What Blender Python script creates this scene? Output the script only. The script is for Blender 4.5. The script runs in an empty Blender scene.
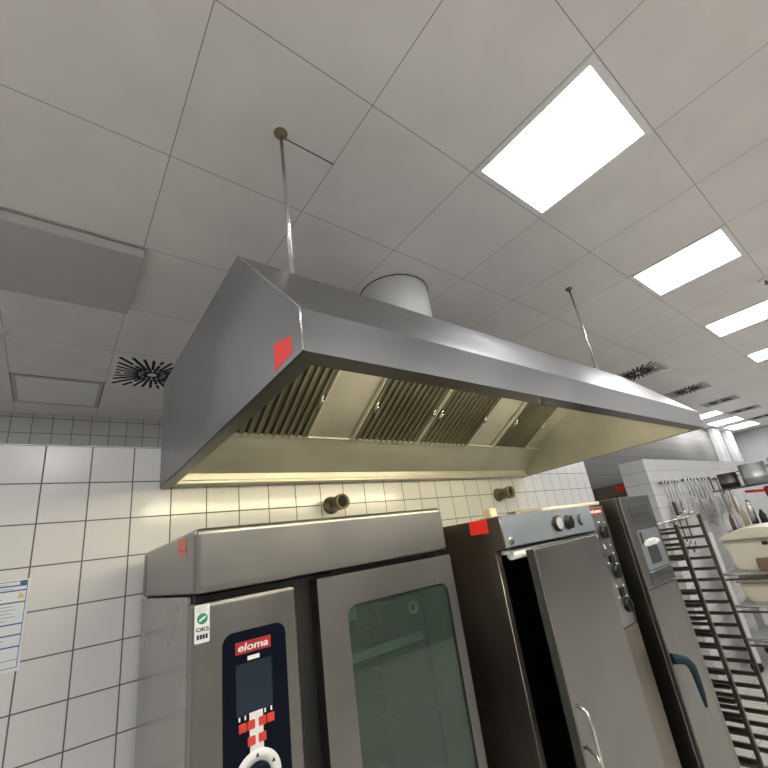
import bpy, bmesh, math, random
from mathutils import Vector, Matrix
random.seed(7)
ZO = 1.9                       # camera height; all z below are measured from the camera, the floor is at world z = 0
D = 2.06                       # distance to the tiled wall
CE = 1.67                      # ceiling above camera
PI = math.pi
C = bpy.context.scene.collection

# ------------------------------------------------------------------ materials
def new_mat(name):
    m = bpy.data.materials.new(name); m.use_nodes = True
    nt = m.node_tree; b = nt.nodes['Principled BSDF']
    return m, nt, b
def plain(name, col, rough=.5, metal=0., noise=0., nscale=8., spec=.5, coat=0.):
    m, nt, b = new_mat(name)
    b.inputs['Base Color'].default_value = (*col, 1); b.inputs['Roughness'].default_value = rough
    b.inputs['Metallic'].default_value = metal; b.inputs['Specular IOR Level'].default_value = spec
    b.inputs['Coat Weight'].default_value = coat
    if noise:
        tc = nt.nodes.new('ShaderNodeTexCoord'); n = nt.nodes.new('ShaderNodeTexNoise')
        n.inputs['Scale'].default_value = nscale; n.inputs['Detail'].default_value = 4
        nt.links.new(tc.outputs['Object'], n.inputs['Vector'])
        r = nt.nodes.new('ShaderNodeMapRange'); r.inputs[3].default_value = 1-noise; r.inputs[4].default_value = 1+noise
        nt.links.new(n.outputs['Fac'], r.inputs[0])
        mx = nt.nodes.new('ShaderNodeVectorMath'); mx.operation = 'SCALE'; mx.inputs[0].default_value = col
        nt.links.new(r.outputs[0], mx.inputs['Scale']); nt.links.new(mx.outputs[0], b.inputs['Base Color'])
    return m
def steel(name, col=(.56, .56, .57), rough=.3, brush=None, smudge=.10, bump=.0, metal=1.0, aniso=.0, streak=.05):
    """brushed stainless steel: reflections drawn out across the brushing direction, fine streaks, soft smudges"""
    m, nt, b = new_mat(name); N = nt.nodes.new; L = nt.links.new
    b.inputs['Metallic'].default_value = metal
    tc = N('ShaderNodeTexCoord')
    n2 = N('ShaderNodeTexNoise'); n2.inputs['Scale'].default_value = 3.4; n2.inputs['Detail'].default_value = 3
    L(tc.outputs['Object'], n2.inputs['Vector'])
    r = N('ShaderNodeMapRange'); r.inputs[1].default_value = .3; r.inputs[2].default_value = .7
    r.inputs[3].default_value = rough-.03; r.inputs[4].default_value = rough+.05
    L(n2.outputs['Fac'], r.inputs[0]); L(r.outputs[0], b.inputs['Roughness'])
    r2 = N('ShaderNodeMapRange'); r2.inputs[1].default_value = .3; r2.inputs[2].default_value = .7
    r2.inputs[3].default_value = 1-smudge; r2.inputs[4].default_value = 1+smudge
    L(n2.outputs['Fac'], r2.inputs[0]); last = r2
    if brush:
        mp = N('ShaderNodeMapping'); mp.inputs['Scale'].default_value = [1.5 if k == brush else 150 for k in 'XYZ']
        L(tc.outputs['Object'], mp.inputs[0])
        n = N('ShaderNodeTexNoise'); n.inputs['Scale'].default_value = 1; n.inputs['Detail'].default_value = 2; L(mp.outputs[0], n.inputs['Vector'])
        r3 = N('ShaderNodeMapRange'); r3.inputs[1].default_value = .3; r3.inputs[2].default_value = .7
        r3.inputs[3].default_value = 1-streak; r3.inputs[4].default_value = 1+streak; L(n.outputs['Fac'], r3.inputs[0])
        ml = N('ShaderNodeMath'); ml.operation = 'MULTIPLY'; L(r2.outputs[0], ml.inputs[0]); L(r3.outputs[0], ml.inputs[1]); last = ml
        if aniso:
            cx = N('ShaderNodeCombineXYZ')
            for q, k in enumerate('XYZ'): cx.inputs[q].default_value = 1. if k == brush else 0.
            b.inputs['Anisotropic'].default_value = aniso
            L(cx.outputs[0], b.inputs['Tangent'])
    mx = N('ShaderNodeVectorMath'); mx.operation = 'SCALE'; mx.inputs[0].default_value = col
    L(last.outputs[0], mx.inputs['Scale']); L(mx.outputs[0], b.inputs['Base Color'])
    return m
def grid_mat(name, col, grout, ax, p, off, w, rough=.2, var=.03, bump=.3, coat=0., noise=0., nscale=3.):
    """tiles on two world axes ax with pitch p, joint offset off, joint width w (object space = world space here)"""
    m, nt, b = new_mat(name); L = nt.links.new; N = nt.nodes.new
    b.inputs['Coat Weight'].default_value = coat
    tc = N('ShaderNodeTexCoord'); sp = N('ShaderNodeSeparateXYZ'); L(tc.outputs['Object'], sp.inputs[0])
    masks = []; ids = []
    for i in (0, 1):
        s = N('ShaderNodeMath'); s.operation = 'SUBTRACT'; L(sp.outputs['XYZ'.index(ax[i])], s.inputs[0]); s.inputs[1].default_value = off[i]
        d = N('ShaderNodeMath'); d.operation = 'DIVIDE'; L(s.outputs[0], d.inputs[0]); d.inputs[1].default_value = p[i]
        fl = N('ShaderNodeMath'); fl.operation = 'FLOOR'; L(d.outputs[0], fl.inputs[0]); ids.append(fl)
        pp = N('ShaderNodeMath'); pp.operation = 'PINGPONG'; L(d.outputs[0], pp.inputs[0]); pp.inputs[1].default_value = .5
        r = N('ShaderNodeMapRange'); r.inputs[1].default_value = w*.35/p[i]; r.inputs[2].default_value = w*.75/p[i]
        L(pp.outputs[0], r.inputs[0]); masks.append(r)
    mn = N('ShaderNodeMath'); mn.operation = 'MINIMUM'; L(masks[0].outputs[0], mn.inputs[0]); L(masks[1].outputs[0], mn.inputs[1])
    cb = N('ShaderNodeCombineXYZ'); L(ids[0].outputs[0], cb.inputs[0]); L(ids[1].outputs[0], cb.inputs[1])
    wn = N('ShaderNodeTexWhiteNoise'); wn.noise_dimensions = '3D'; L(cb.outputs[0], wn.inputs['Vector'])
    rv = N('ShaderNodeMapRange'); rv.inputs[3].default_value = 1-var; rv.inputs[4].default_value = 1+var; L(wn.outputs['Value'], rv.inputs[0])
    last = rv
    if noise:
        n = N('ShaderNodeTexNoise'); n.inputs['Scale'].default_value = nscale; n.inputs['Detail'].default_value = 6; L(tc.outputs['Object'], n.inputs['Vector'])
        rn = N('ShaderNodeMapRange'); rn.inputs[1].default_value = .3; rn.inputs[2].default_value = .7
        rn.inputs[3].default_value = 1-noise; rn.inputs[4].default_value = 1+noise; L(n.outputs['Fac'], rn.inputs[0])
        ml = N('ShaderNodeMath'); ml.operation = 'MULTIPLY'; L(rv.outputs[0], ml.inputs[0]); L(rn.outputs[0], ml.inputs[1]); last = ml
    vm = N('ShaderNodeVectorMath'); vm.operation = 'SCALE'; vm.inputs[0].default_value = col; L(last.outputs[0], vm.inputs['Scale'])
    mx = N('ShaderNodeMix'); mx.data_type = 'RGBA'; mx.inputs[6].default_value = (*grout, 1)
    L(mn.outputs[0], mx.inputs[0]); L(vm.outputs[0], mx.inputs[7]); L(mx.outputs[2], b.inputs['Base Color'])
    rr = N('ShaderNodeMapRange'); rr.inputs[3].default_value = .8; rr.inputs[4].default_value = rough; L(mn.outputs[0], rr.inputs[0]); L(rr.outputs[0], b.inputs['Roughness'])
    bp = N('ShaderNodeBump'); bp.inputs['Strength'].default_value = bump; bp.inputs['Distance'].default_value = .002
    L(mn.outputs[0], bp.inputs['Height']); L(bp.outputs[0], b.inputs['Normal'])
    return m
def emit(name, col, s):
    m, nt, b = new_mat(name); b.inputs['Base Color'].default_value = (.8, .8, .8, 1)
    b.inputs['Emission Color'].default_value = (*col, 1); b.inputs['Emission Strength'].default_value = s
    return m

M = {}
M['tile'] = grid_mat('white wall tile', (.685, .69, .69), (.11, .105, .10), 'XZ', (.1494, .1507), (-.048, .573+ZO), .0042, rough=.16, var=.025)
M['tile_edge'] = grid_mat('white tile edge', (.60, .60, .585), (.2, .19, .18), 'YZ', (.1494, .1507), (D, .573+ZO), .0042, rough=.16)
M['tile_grey'] = grid_mat('grey wall tile', (.60, .60, .60), (.2, .2, .2), 'XZ', (.1494, .1507), (-.09, CE-.045+ZO), .006, rough=.35)
M['tile_part'] = grid_mat('partition tile', (.60, .61, .62), (.22, .22, .22), 'XZ', (.40, .1507), (5.6, .573+ZO), .005, rough=.15)
M['tile_part_end'] = grid_mat('partition end tile', (.60, .61, .62), (.22, .22, .22), 'YZ', (.30, .1507), (1.99, .573+ZO), .005, rough=.15)
M['tile_slat'] = grid_mat('grey recess cladding', (.15, .147, .142), (.10, .10, .10), 'XZ', (1.2, .15), (5., .1+ZO), .006, rough=.45)
M['ceil'] = grid_mat('ceiling panel', (.755, .74, .73), (.26, .25, .24), 'XY', (.604, .629), (.234, .19), .0030, rough=.45, var=.018, bump=.3, noise=.04, nscale=4.)
M['floor'] = grid_mat('beige floor tile', (.62, .60, .55), (.38, .35, .32), 'XY', (.30, .30), (0, 0), .006, rough=.35, var=.04, noise=.06)
M['refl_base'] = plain('unseen brown grey base', (.30, .26, .22), .5)
M['refl_panel'] = plain('unseen dark panel', (.12, .115, .11), .4)
M['corner_paint'] = plain('end wall paint', (.40, .41, .42), .6, noise=.03)
M['paint'] = plain('pale wall paint', (.70, .70, .69), .6, noise=.03)
M['paint_dim'] = plain('grey wall paint', (.68, .68, .66), .6, noise=.05)
M['white'] = plain('white enamel', (.80, .81, .82), .35)
M['duct'] = plain('white duct plastic', (.62, .63, .62), .35, noise=.03)
M['pilaster'] = plain('pilaster paint', (.42, .43, .44), .5)
M['steel'] = steel('brushed stainless steel', (.245, .24, .23), .30, 'Z', aniso=.4, streak=.008)
M['steel_side'] = steel('oven side steel', (.40, .385, .365), .24, smudge=.08)  # lighter than the front steel, to imitate the tiles it reflects
M['steel_h'] = steel('brushed stainless steel lengthwise', (.27, .275, .29), (.30), 'X', smudge=.07, aniso=.5, streak=.0)
M['steel_flange'] = steel('darkened flange steel', (.20, .195, .18), .35, 'X')  # colour darkened to imitate the oven tops the underside reflects
M['steel_hood'] = steel('hood side steel', (.25, .255, .27), .38, 'Z', smudge=.05, aniso=.3, streak=.02)
M['steel_in'] = steel('hood inner steel', (.50, .49, .43), .48, 'X', smudge=.14, metal=.6)
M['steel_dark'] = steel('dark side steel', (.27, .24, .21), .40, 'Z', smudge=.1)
M['steel_blue'] = steel('bluish control fascia', (.62, .70, .76), .30, 'X', streak=.01)
M['steel_bright'] = steel('polished steel', (.66, .65, .64), .25, smudge=.03)
M['steel_rack'] = steel('worn rack steel', (.18, .165, .14), .42)
M['slat'] = steel('filter slat steel', (.60, .58, .50), .40, metal=.6)
M['slat_dull'] = steel('dull filter slat', (.30, .28, .21), .42, metal=.7, smudge=.2)
M['pot'] = steel('pot steel', (.62, .64, .64), .36, metal=.6)
M['strip'] = steel('control strip steel', (.36, .375, .365), .3, 'X')
M['black'] = plain('black rubber', (.012, .012, .013), .55)
M['cavity'] = plain('dark oven cavity', (.018, .017, .017), .5)
M['filter_back'] = plain('dark filter backing', (.05, .045, .03), .6, noise=.3, nscale=20)  # dark mottled backing behind the filter slats
M['blackgloss'] = plain('black knob plastic', (.010, .011, .012), .42, spec=.3)
M['navy'] = plain('dark navy control film', (.003, .005, .014), .3, spec=.12)
M['screen'] = plain('unlit screen', (.018, .028, .048), .12)
M['screen2'] = plain('grey display', (.045, .05, .058), .15)
M['red'] = plain('red tape', (.86, .035, .028), .5, noise=.06, nscale=30)
M['redpale'] = plain('faded red tape', (.52, .12, .09), .5)
M['redlogo'] = plain('red logo print', (.36, .018, .02), .4)
M['redbtn'] = plain('red key print', (.62, .05, .035), .4)
M['ink'] = plain('white print', (.75, .77, .78), .4)
M['paper'] = plain('white paper', (.72, .76, .80), .5)
M['darkink'] = plain('dark ink', (.02, .03, .06), .6)
M['blueink'] = plain('blue print', (.05, .12, .35), .6)
M['greyink'] = plain('grey print', (.35, .37, .42), .6)
M['yellow'] = plain('yellow sign print', (.60, .50, .10), .5)
M['green'] = plain('green print', (.02, .27, .16), .45)
M['bronze'] = plain('tarnished brass', (.22, .18, .11), .45, metal=.7, noise=.25, nscale=40)
M['tan'] = plain('tan plastic', (.55, .48, .36), .5)
M['pinktube'] = plain('pale pink hose', (.62, .50, .45), .4)
M['handle'] = plain('dark blue green handle plastic', (.006, .028, .042), .5, spec=.3)
M['cream'] = plain('cream plastic', (.70, .66, .53), .38, noise=.03)
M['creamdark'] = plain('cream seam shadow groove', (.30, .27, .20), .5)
M['wood'] = plain('brown wood', (.20, .13, .09), .55, noise=.2, nscale=20)
M['redlabel'] = plain('dark red label', (.28, .015, .03), .45)
M['brown'] = plain('brown appliance side', (.12, .10, .08), .45, metal=.0)
M['lamp'] = emit('ceiling lamp diffuser', (1, .985, .97), 18.5)
M['lamp_off'] = plain('unlit lamp diffuser', (.80, .79, .77), .3)
M['hoodlamp'] = emit('hood lamp tube', (1, .885, .58), 66)
M['tilt'] = plain('grey lowered panel', (.46, .455, .45), .4, noise=.05, nscale=5)
M['strip_paint'] = plain('light grey strip', (.56, .56, .55), .4)
M['slot'] = plain('slot and gap black', (.01, .01, .01), .8)  # black stands in for the shade in slots, gaps and openings
M['blackribbon'] = plain('dark seam and gap', (.02, .02, .02), .7)
def glass(name, tint, cover):
    m, nt, b = new_mat(name); b.inputs['Base Color'].default_value = (*tint, 1); b.inputs['Roughness'].default_value = .03
    b.inputs['Transmission Weight'].default_value = cover; b.inputs['IOR'].default_value = 1.48
    return m
M['glass'] = glass('green tinted oven glass', (.33, .47, .40), .93)
M['liner'] = plain('greenish oven liner', (.16, .26, .21), .35, noise=.5, nscale=4)

# ------------------------------------------------------------------ mesh helpers
class MB:
    def __init__(s): s.bm = bmesh.new(); s.mats = []
    def mi(s, mat):
        if mat is None: return 0
        if mat not in s.mats: s.mats.append(mat)
        return s.mats.index(mat)
    def _add(s, verts, faces, mat=None, smooth=False):
        k = s.mi(mat); vs = [s.bm.verts.new((v[0], v[1], v[2]+ZO)) for v in verts]
        out = []
        for f in faces:
            try:
                fc = s.bm.faces.new([vs[i] for i in f]); fc.material_index = k; fc.smooth = smooth; out.append(fc)
            except ValueError: pass
        return vs, out
    def box(s, x0, x1, y0, y1, z0, z1, bev=0., mat=None, seg=1):
        return s.obox(((x0+x1)/2, (y0+y1)/2, (z0+z1)/2), (1, 0, 0), (0, 1, 0), (x1-x0)/2, (y1-y0)/2, (z1-z0)/2, bev, mat, seg)
    def obox(s, c, u, v, a, b_, h, bev=0., mat=None, seg=1):
        c = Vector(c); u = Vector(u).normalized(); v = Vector(v); v = (v-u*v.dot(u)).normalized(); w = u.cross(v)
        P = [c+u*(a*i)+v*(b_*j)+w*(h*k) for i in (-1, 1) for j in (-1, 1) for k in (-1, 1)]
        F = [(0, 1, 3, 2), (4, 6, 7, 5), (0, 4, 5, 1), (2, 3, 7, 6), (0, 2, 6, 4), (1, 5, 7, 3)]
        vs, fs = s._add(P, F, mat)
        if bev:
            es = list({e for f in fs for e in f.edges})
            bmesh.ops.bevel(s.bm, geom=es, offset=bev, segments=seg, affect='EDGES', profile=.5)
        return s
    def quad(s, pts, mat=None):
        s._add(pts, [tuple(range(len(pts)))], mat); return s
    def slab(s, pts, n, t, mat=None):
        """polygon pts thickened by t along n"""
        n = Vector(n).normalized()*t; k = len(pts)
        P = [Vector(p) for p in pts]+[Vector(p)+n for p in pts]
        F = [tuple(range(k))[::-1], tuple(range(k, 2*k))]+[(i, (i+1) % k, (i+1) % k+k, i+k) for i in range(k)]
        s._add(P, F, mat); return s
    def tube(s, p0, p1, r, r1=None, n=12, mat=None, caps=True):
        r1 = r if r1 is None else r1
        p0 = Vector(p0); p1 = Vector(p1); d = (p1-p0).normalized()
        a = d.orthogonal().normalized(); b_ = d.cross(a)
        P = []
        for p, rr in ((p0, r), (p1, r1)):
            for i in range(n):
                t = 2*PI*i/n; P.append(p+a*(rr*math.cos(t))+b_*(rr*math.sin(t)))
        vs, _ = s._add(P, [(i, (i+1) % n, n+(i+1) % n, n+i) for i in range(n)], mat, True)
        if caps:
            k = s.mi(mat)
            for ring in (vs[:n][::-1], vs[n:]):
                f = s.bm.faces.new(ring); f.material_index = k
        return s
    def path(s, pts, r, n=8, mat=None, rs=None):
        """one continuous tube along a polyline"""
        pts = [Vector(p) for p in pts]; k = len(pts); P = []; a = None
        for i, p in enumerate(pts):
            d = (pts[min(i+1, k-1)]-pts[max(i-1, 0)]).normalized()
            a = d.orthogonal().normalized() if a is None else (a-d*a.dot(d)).normalized()
            b_ = d.cross(a); rr = rs[i] if rs else r
            for j in range(n):
                t = 2*PI*j/n; P.append(p+a*(rr*math.cos(t))+b_*(rr*math.sin(t)))
        F = [(i*n+j, i*n+(j+1) % n, (i+1)*n+(j+1) % n, (i+1)*n+j) for i in range(k-1) for j in range(n)]
        vs, _ = s._add(P, F, mat, True); m_ = s.mi(mat)
        for ring in (vs[:n][::-1], vs[-n:]):
            f = s.bm.faces.new(ring); f.material_index = m_
        return s
    def lathe(s, c, prof, axis=(0, 0, 1), n=24, mat=None):
        """prof: (radius, height) pairs along axis from c"""
        c = Vector(c); d = Vector(axis).normalized(); a = d.orthogonal().normalized(); b_ = d.cross(a); P = []
        for r, h in prof:
            for j in range(n):
                t = 2*PI*j/n; P.append(c+d*h+a*(r*math.cos(t))+b_*(r*math.sin(t)))
        F = [(i*n+j, i*n+(j+1) % n, (i+1)*n+(j+1) % n, (i+1)*n+j) for i in range(len(prof)-1) for j in range(n)]
        s._add(P, F, mat, True); return s
    def disc(s, c, r, axis, n=24, mat=None, t=.001):
        c = Vector(c); return s.tube(c, c+Vector(axis).normalized()*t, r, n=n, mat=mat)
    def build(s, name, mat, parent=None, **kw):
        me = bpy.data.meshes.new(name)
        bmesh.ops.recalc_face_normals(s.bm, faces=s.bm.faces)
        off = world_of(parent) if parent else Vector((0, 0, 0))
        bmesh.ops.translate(s.bm, verts=s.bm.verts, vec=-off)
        s.bm.to_mesh(me); s.bm.free()
        if s.mats and s.mats[0] is not None or len(s.mats) > 0:
            for m_ in s.mats: me.materials.append(M[m_])
        else: me.materials.append(M[mat])
        o = bpy.data.objects.new(name, me); C.objects.link(o)
        if parent: o.parent = parent
        for k, v in kw.items(): o[k] = v
        return o
def world_of(o):
    v = Vector((0, 0, 0))
    while o: v = v+o.location; o = o.parent
    return v
def thing(name, label, cat, loc, group=None):
    o = bpy.data.objects.new(name, None); C.objects.link(o); o.location = (loc[0], loc[1], loc[2]+ZO); o.empty_display_size = .1
    o['label'] = label; o['category'] = cat
    if group: o['group'] = group
    return o
def tag(o, label, cat, group=None):
    o['label'] = label; o['category'] = cat
    if group: o['group'] = group
    return o
def struct(name, mb, mat):
    o = mb.build(name, mat); o['kind'] = 'structure'; return o
def text(name, s, x, y, z, size, mat, parent, width=None, shear=0., depth=.0006):
    """lettering on a surface that faces the camera side (-Y); x, z = lower left corner"""
    cu = bpy.data.curves.new(name, 'FONT'); cu.body = s; cu.size = size; cu.extrude = depth; cu.shear = shear; cu.offset = size*.018
    to = bpy.data.objects.new(name+'_tmp', cu); C.objects.link(to)
    bpy.context.view_layer.update()
    me = bpy.data.meshes.new_from_object(to.evaluated_get(bpy.context.evaluated_depsgraph_get()))
    bpy.data.objects.remove(to)
    xs = [v.co.x for v in me.vertices]; w = max(xs)-min(xs); k = (width/w) if width else 1; x00 = min(xs)
    off = world_of(parent)
    for v in me.vertices:
        cx, cy, cz = v.co
        v.co = Vector((x+(cx-x00)*k, y-cz, z+ZO+cy))-off
    me.materials.clear(); me.materials.append(M[mat])
    o = bpy.data.objects.new(name, me); C.objects.link(o); o.parent = parent
    return o
def copy_tree(o, parent=None):
    c = o.copy(); C.objects.link(c)
    if parent: c.parent = parent
    for ch in list(o.children): copy_tree(ch, c)
    return c
def rrect(x0, x1, z0, z1, r, y, n=6, corners=(1, 1, 1, 1)):
    """rounded rectangle outline in the XZ plane"""
    P = []
    for (cx, cz, a0, on) in ((x1-r, z1-r, 0, corners[0]), (x0+r, z1-r, 90, corners[1]), (x0+r, z0+r, 180, corners[2]), (x1-r, z0+r, 270, corners[3])):
        if on:
            for i in range(n+1):
                t = math.radians(a0+90*i/n); P.append((cx+r*math.cos(t), y, cz+r*math.sin(t)))
        else: P.append((cx+(r if cx > (x0+x1)/2 else -r), y, cz+(r if cz > (z0+z1)/2 else -r)))
    return P

# ------------------------------------------------------------------ camera
Rm = [[0.7781978408008259, -0.6112093818913729, -0.14433021880707697], [0.09717373461348065, 0.3442383784422701, -0.9338400313269427], [0.6204557888151271, 0.7126871896529379, 0.3272790610937339]]
cam = bpy.data.cameras.new('camera'); co = bpy.data.objects.new('camera', cam); C.objects.link(co)
r, d, f = Vector(Rm[0]), Vector(Rm[1]), Vector(Rm[2])
mw = Matrix((( r.x, -d.x, -f.x, 0), (r.y, -d.y, -f.y, 0), (r.z, -d.z, -f.z, ZO), (0, 0, 0, 1)))
co.matrix_world = mw
cam.sensor_width = 36; cam.lens = 410.245/768*36; cam.shift_x = -10.654/768; cam.shift_y = 18.801/768
cam.clip_start = .02; cam.clip_end = 100
bpy.context.scene.camera = co

# ------------------------------------------------------------------ the setting
FL = -1.9
XL, XR, YB = -4.2, 15.4, -4.6
struct('floor', MB().box(XL, XR, YB, 4.88, FL-.1, FL), 'floor')
struct('ceiling', MB().box(XL, XR, YB, 4.88, CE, CE+.1), 'ceil')
struct('wall_far', MB().box(XL, 5.0, 4.88, 4.98, FL, CE), 'tile_grey')
struct('wall_left', MB().box(XL-.1, XL, YB, 4.98, FL, CE), 'paint_dim')
struct('wall_right', MB().box(XR, XR+.1, YB, 2.95, FL, CE), 'corner_paint')
struct('wall_behind', MB().box(XL-.1, XR+.1, YB-.1, YB, FL, CE), 'paint_dim')
struct('unseen_dark_base', MB().box(XL, XR, YB, YB+.03, FL, -.55), 'refl_base')  # unseen dark base strip, added for contrast in the steel reflections
for k_, (xa, xb) in enumerate([(-2.9, -1.9), (.2, 1.3), (2.6, 3.5), (5.0, 6.8), (8.6, 10.2)]):  # unseen dark panels, added to vary what the steel reflects
    struct('door_%d' % (k_+1), MB().box(xa, xb, YB+.03, YB+.09, FL, .55), 'refl_panel')
struct('wall_recess', MB().box(5.0, 12.8, 2.85, 2.95, FL, CE), 'tile_slat')
struct('wall_recess_side', MB().box(4.9, 5.0, 2.85, 4.98, FL, CE), 'paint_dim')
struct('wall_corner', MB().box(12.8, XR+.1, 2.85, 2.95, FL, CE), 'corner_paint')
struct('trim_1', MB().box(12.80, 13.25, 2.70, 2.85, FL, CE, .02), 'pilaster')
struct('trim_2', MB().box(14.05, 14.55, 2.70, 2.85, FL, CE, .02), 'pilaster')
# free-standing tiled wall behind the ovens; its top stays below the ceiling
w = MB(); w.box(XL, 4.25, D, D+.14, FL, .573, mat='tile'); struct('wall_back', w, 'tile')
struct('trim_3', MB().box(XL, 4.25, D+.002, D+.138, .5731, .577), 'white')
# second free-standing tiled wall, further along
w = MB(); w.quad([(5.6, 1.99, FL), (12.4, 1.99, FL), (12.4, 1.99, .573), (5.6, 1.99, .573)], 'tile_part')
w.quad([(5.6, 2.29, FL), (12.4, 2.29, FL), (12.4, 2.29, .573), (5.6, 2.29, .573)], 'tile_part')
w.quad([(5.6, 1.99, FL), (5.6, 2.29, FL), (5.6, 2.29, .573), (5.6, 1.99, .573)], 'tile_part_end')
w.quad([(12.4, 1.99, FL), (12.4, 2.29, FL), (12.4, 2.29, .573), (12.4, 1.99, .573)], 'tile_part_end')
w.quad([(5.6, 1.99, .573), (12.4, 1.99, .573), (12.4, 2.29, .573), (5.6, 2.29, .573)], 'white')
struct('wall_partition', w, 'tile_part')
struct('trim_4', MB().box(.60, .84, 1.128, 1.133, CE-.0012, CE), 'slot')

# ------------------------------------------------------------------ ceiling lamps
def lamp(x0, y0, label, on=True, group='recessed ceiling lamps', x1=None, y1=None):
    x1 = x0+.604 if x1 is None else x1; y1 = y0+.629 if y1 is None else y1
    t = thing('ceiling_lamp', label, 'ceiling lamp', ((x0+x1)/2, (y0+y1)/2, CE), group)
    fr = MB(); z0, z1 = CE-.006, CE-.0005; g = .006; b_ = .029
    for a in ((x0+g, x1-g, y0+g, y0+g+b_), (x0+g, x1-g, y1-g-b_, y1-g), (x0+g, x0+g+b_, y0+g+b_, y1-g-b_), (x1-g-b_, x1-g, y0+g+b_, y1-g-b_)):
        fr.box(a[0], a[1], a[2], a[3], z0, z1)
    fr.build('frame', 'white' if on else 'tilt', t)
    if not on: MB().box(x0, x1, y0, y1, CE-.0005, CE).build('shadow_gap', 'slot', t)  # black sheet paints the shadow gap round the frame
    MB().box(x0+g+b_, x1-g-b_, y0+g+b_, y1-g-b_, z0+.002, z1).build('diffuser', 'lamp' if on else 'lamp_off', t)
    return t
GX, GY = .234, .19
lamp(1.442, GY, 'bright square ceiling lamp nearest the camera, above the middle of the exhaust hood')
lamp(3.25, GY, 'bright ceiling lamp, second from the near end of the long row')
lamp(5.03, GY, 'bright ceiling lamp, third from the near end, cut by the right edge of the photo')
lamp(6.82, GY, 'small bright ceiling lamp at right edge, fourth along the near row')
lamp(10.44, 2.02, 'distant bright ceiling lamp just above the far tip of the hood', group='distant ceiling lamps')
lamp(12.00, 2.02, 'distant long bright ceiling lamp, middle one of the far three', group='distant ceiling lamps', x1=12.8)
lamp(13.50, 2.02, 'farthest bright ceiling lamp, close to the end wall', group='distant ceiling lamps', x1=14.5)
lamp(-.372, 3.965, 'unlit square ceiling lamp panel above the tiled wall at left', on=False)
# unseen lamps outside the frame: near row continued, more added to light the room
k = 0
for (x, y) in [(8.6, GY), (10.4, GY), (12.2, GY), (-.37, GY-1.26), (-2.2, GY), (-.37, -2.95), (1.442, -2.95), (3.25, -2.95), (5.06, -2.95), (7.0, -2.95), (9.6, -2.95), (12.5, -2.95), (-2.2, -2.95), (-2.2, 2.07), (-2.2, 3.33), (-3.4, -1.1), (4.4, -4.2), (1.442, -4.2), (7.4, -4.2)]:
    lamp(x, y, 'square ceiling lamp outside the picture, one of the unseen lamps added to light the kitchen', group='ceiling lamps outside the frame')

# ------------------------------------------------------------------ radial ceiling vents
def vent(x0, y0, label, sx=.575, sy=.60):
    cx, cy = x0+sx/2, y0+sy/2
    t = thing('ceiling_vent', label, 'ceiling vent', (cx, cy, CE), 'ceiling air vents')
    MB().box(x0, x0+sx, y0, y0+sy, CE-.004, CE-.0005, .001).build('plate', 'white', t)
    s = MB(); zz = CE-.0046
    hx, hy = sx/2-.02, sy/2-.02; NR = 28
    for i in range(NR):
        a = 2*PI*(i+.5)/NR; dx, dy = math.cos(a), math.sin(a)
        rm = min(hx/abs(dx), hy/abs(dy))
        r0 = .035 if i % 2 else .10
        n = (-dy, dx); wd = (.0112 if rm < .3 else .0135)*(1. if x0 < 1 else 1.12)
        segs = [(r0, min(rm, .20 if i % 4 == 1 else rm))]
        if segs[0][1] < rm-.05: segs.append((segs[0][1]+.022, rm))
        for (q0, q1) in segs:
            s.obox((cx+dx*(q0+q1)/2, cy+dy*(q0+q1)/2, zz), (dx, dy, 0), (n[0], n[1], 0), (q1-q0)/2, wd, .0006)
    s.build('slots', 'slot', t)
    return t
vent(.258, 3.38, 'radial slotted ceiling vent left of the hood, half hidden by its side', sx=.56)
vent(5.50, 1.45, 'radial ceiling vent nearest behind the hood, partly hidden by its sloping top')
vent(7.45, 1.45, 'radial ceiling vent, second in the row behind the hood')
vent(9.25, 1.45, 'radial ceiling vent, third in the row behind the hood')
vent(11.05, 1.45, 'radial ceiling vent, fourth in the row behind the hood')
vent(12.9, 1.45, 'farthest radial ceiling vent, at right edge above end wall')

# lowered grey ceiling panel at left
t = thing('lowered_ceiling_panel', 'grey rectangular panel hanging just under the ceiling at the left', 'ceiling panel', (-.35, 2.42, CE))
MB().box(-.965, .238, 2.085, 2.68, CE-.062, CE-.012, .004).build('panel', 'tilt', t)
MB().box(-.965, .238, 2.080, 2.084, CE-.060, CE-.013).build('front_strip', 'strip_paint', t)
MB().box(-.94, .215, 2.10, 2.66, CE-.012, CE).build('gap_shade', 'slot', t)  # black box paints the shadow gap above the panel
# two sprinklers
def detector(x, y, label, arm):
    t = thing('sprinkler', label, 'sprinkler', (x, y, CE), 'ceiling sprinklers')
    MB().lathe((x, y, CE), [(0, -.022), (.02, -.022), (.045, -.012), (.05, 0)], n=20).build('rosette', 'white', t)
    MB().tube((x, y, CE-.02), (x, y, CE-.05), .009).disc((x, y, CE-.05), .018, (0, 0, -1), t=.004).build('nozzle', 'steel_rack' if arm else 'white', t)
    return t
detector(-.39, 3.30, 'small pale round ceiling sprinkler at the left edge', False)
detector(4.50, .20, 'small dark ceiling sprinkler right of the ceiling lamps, at right edge', True)

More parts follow.
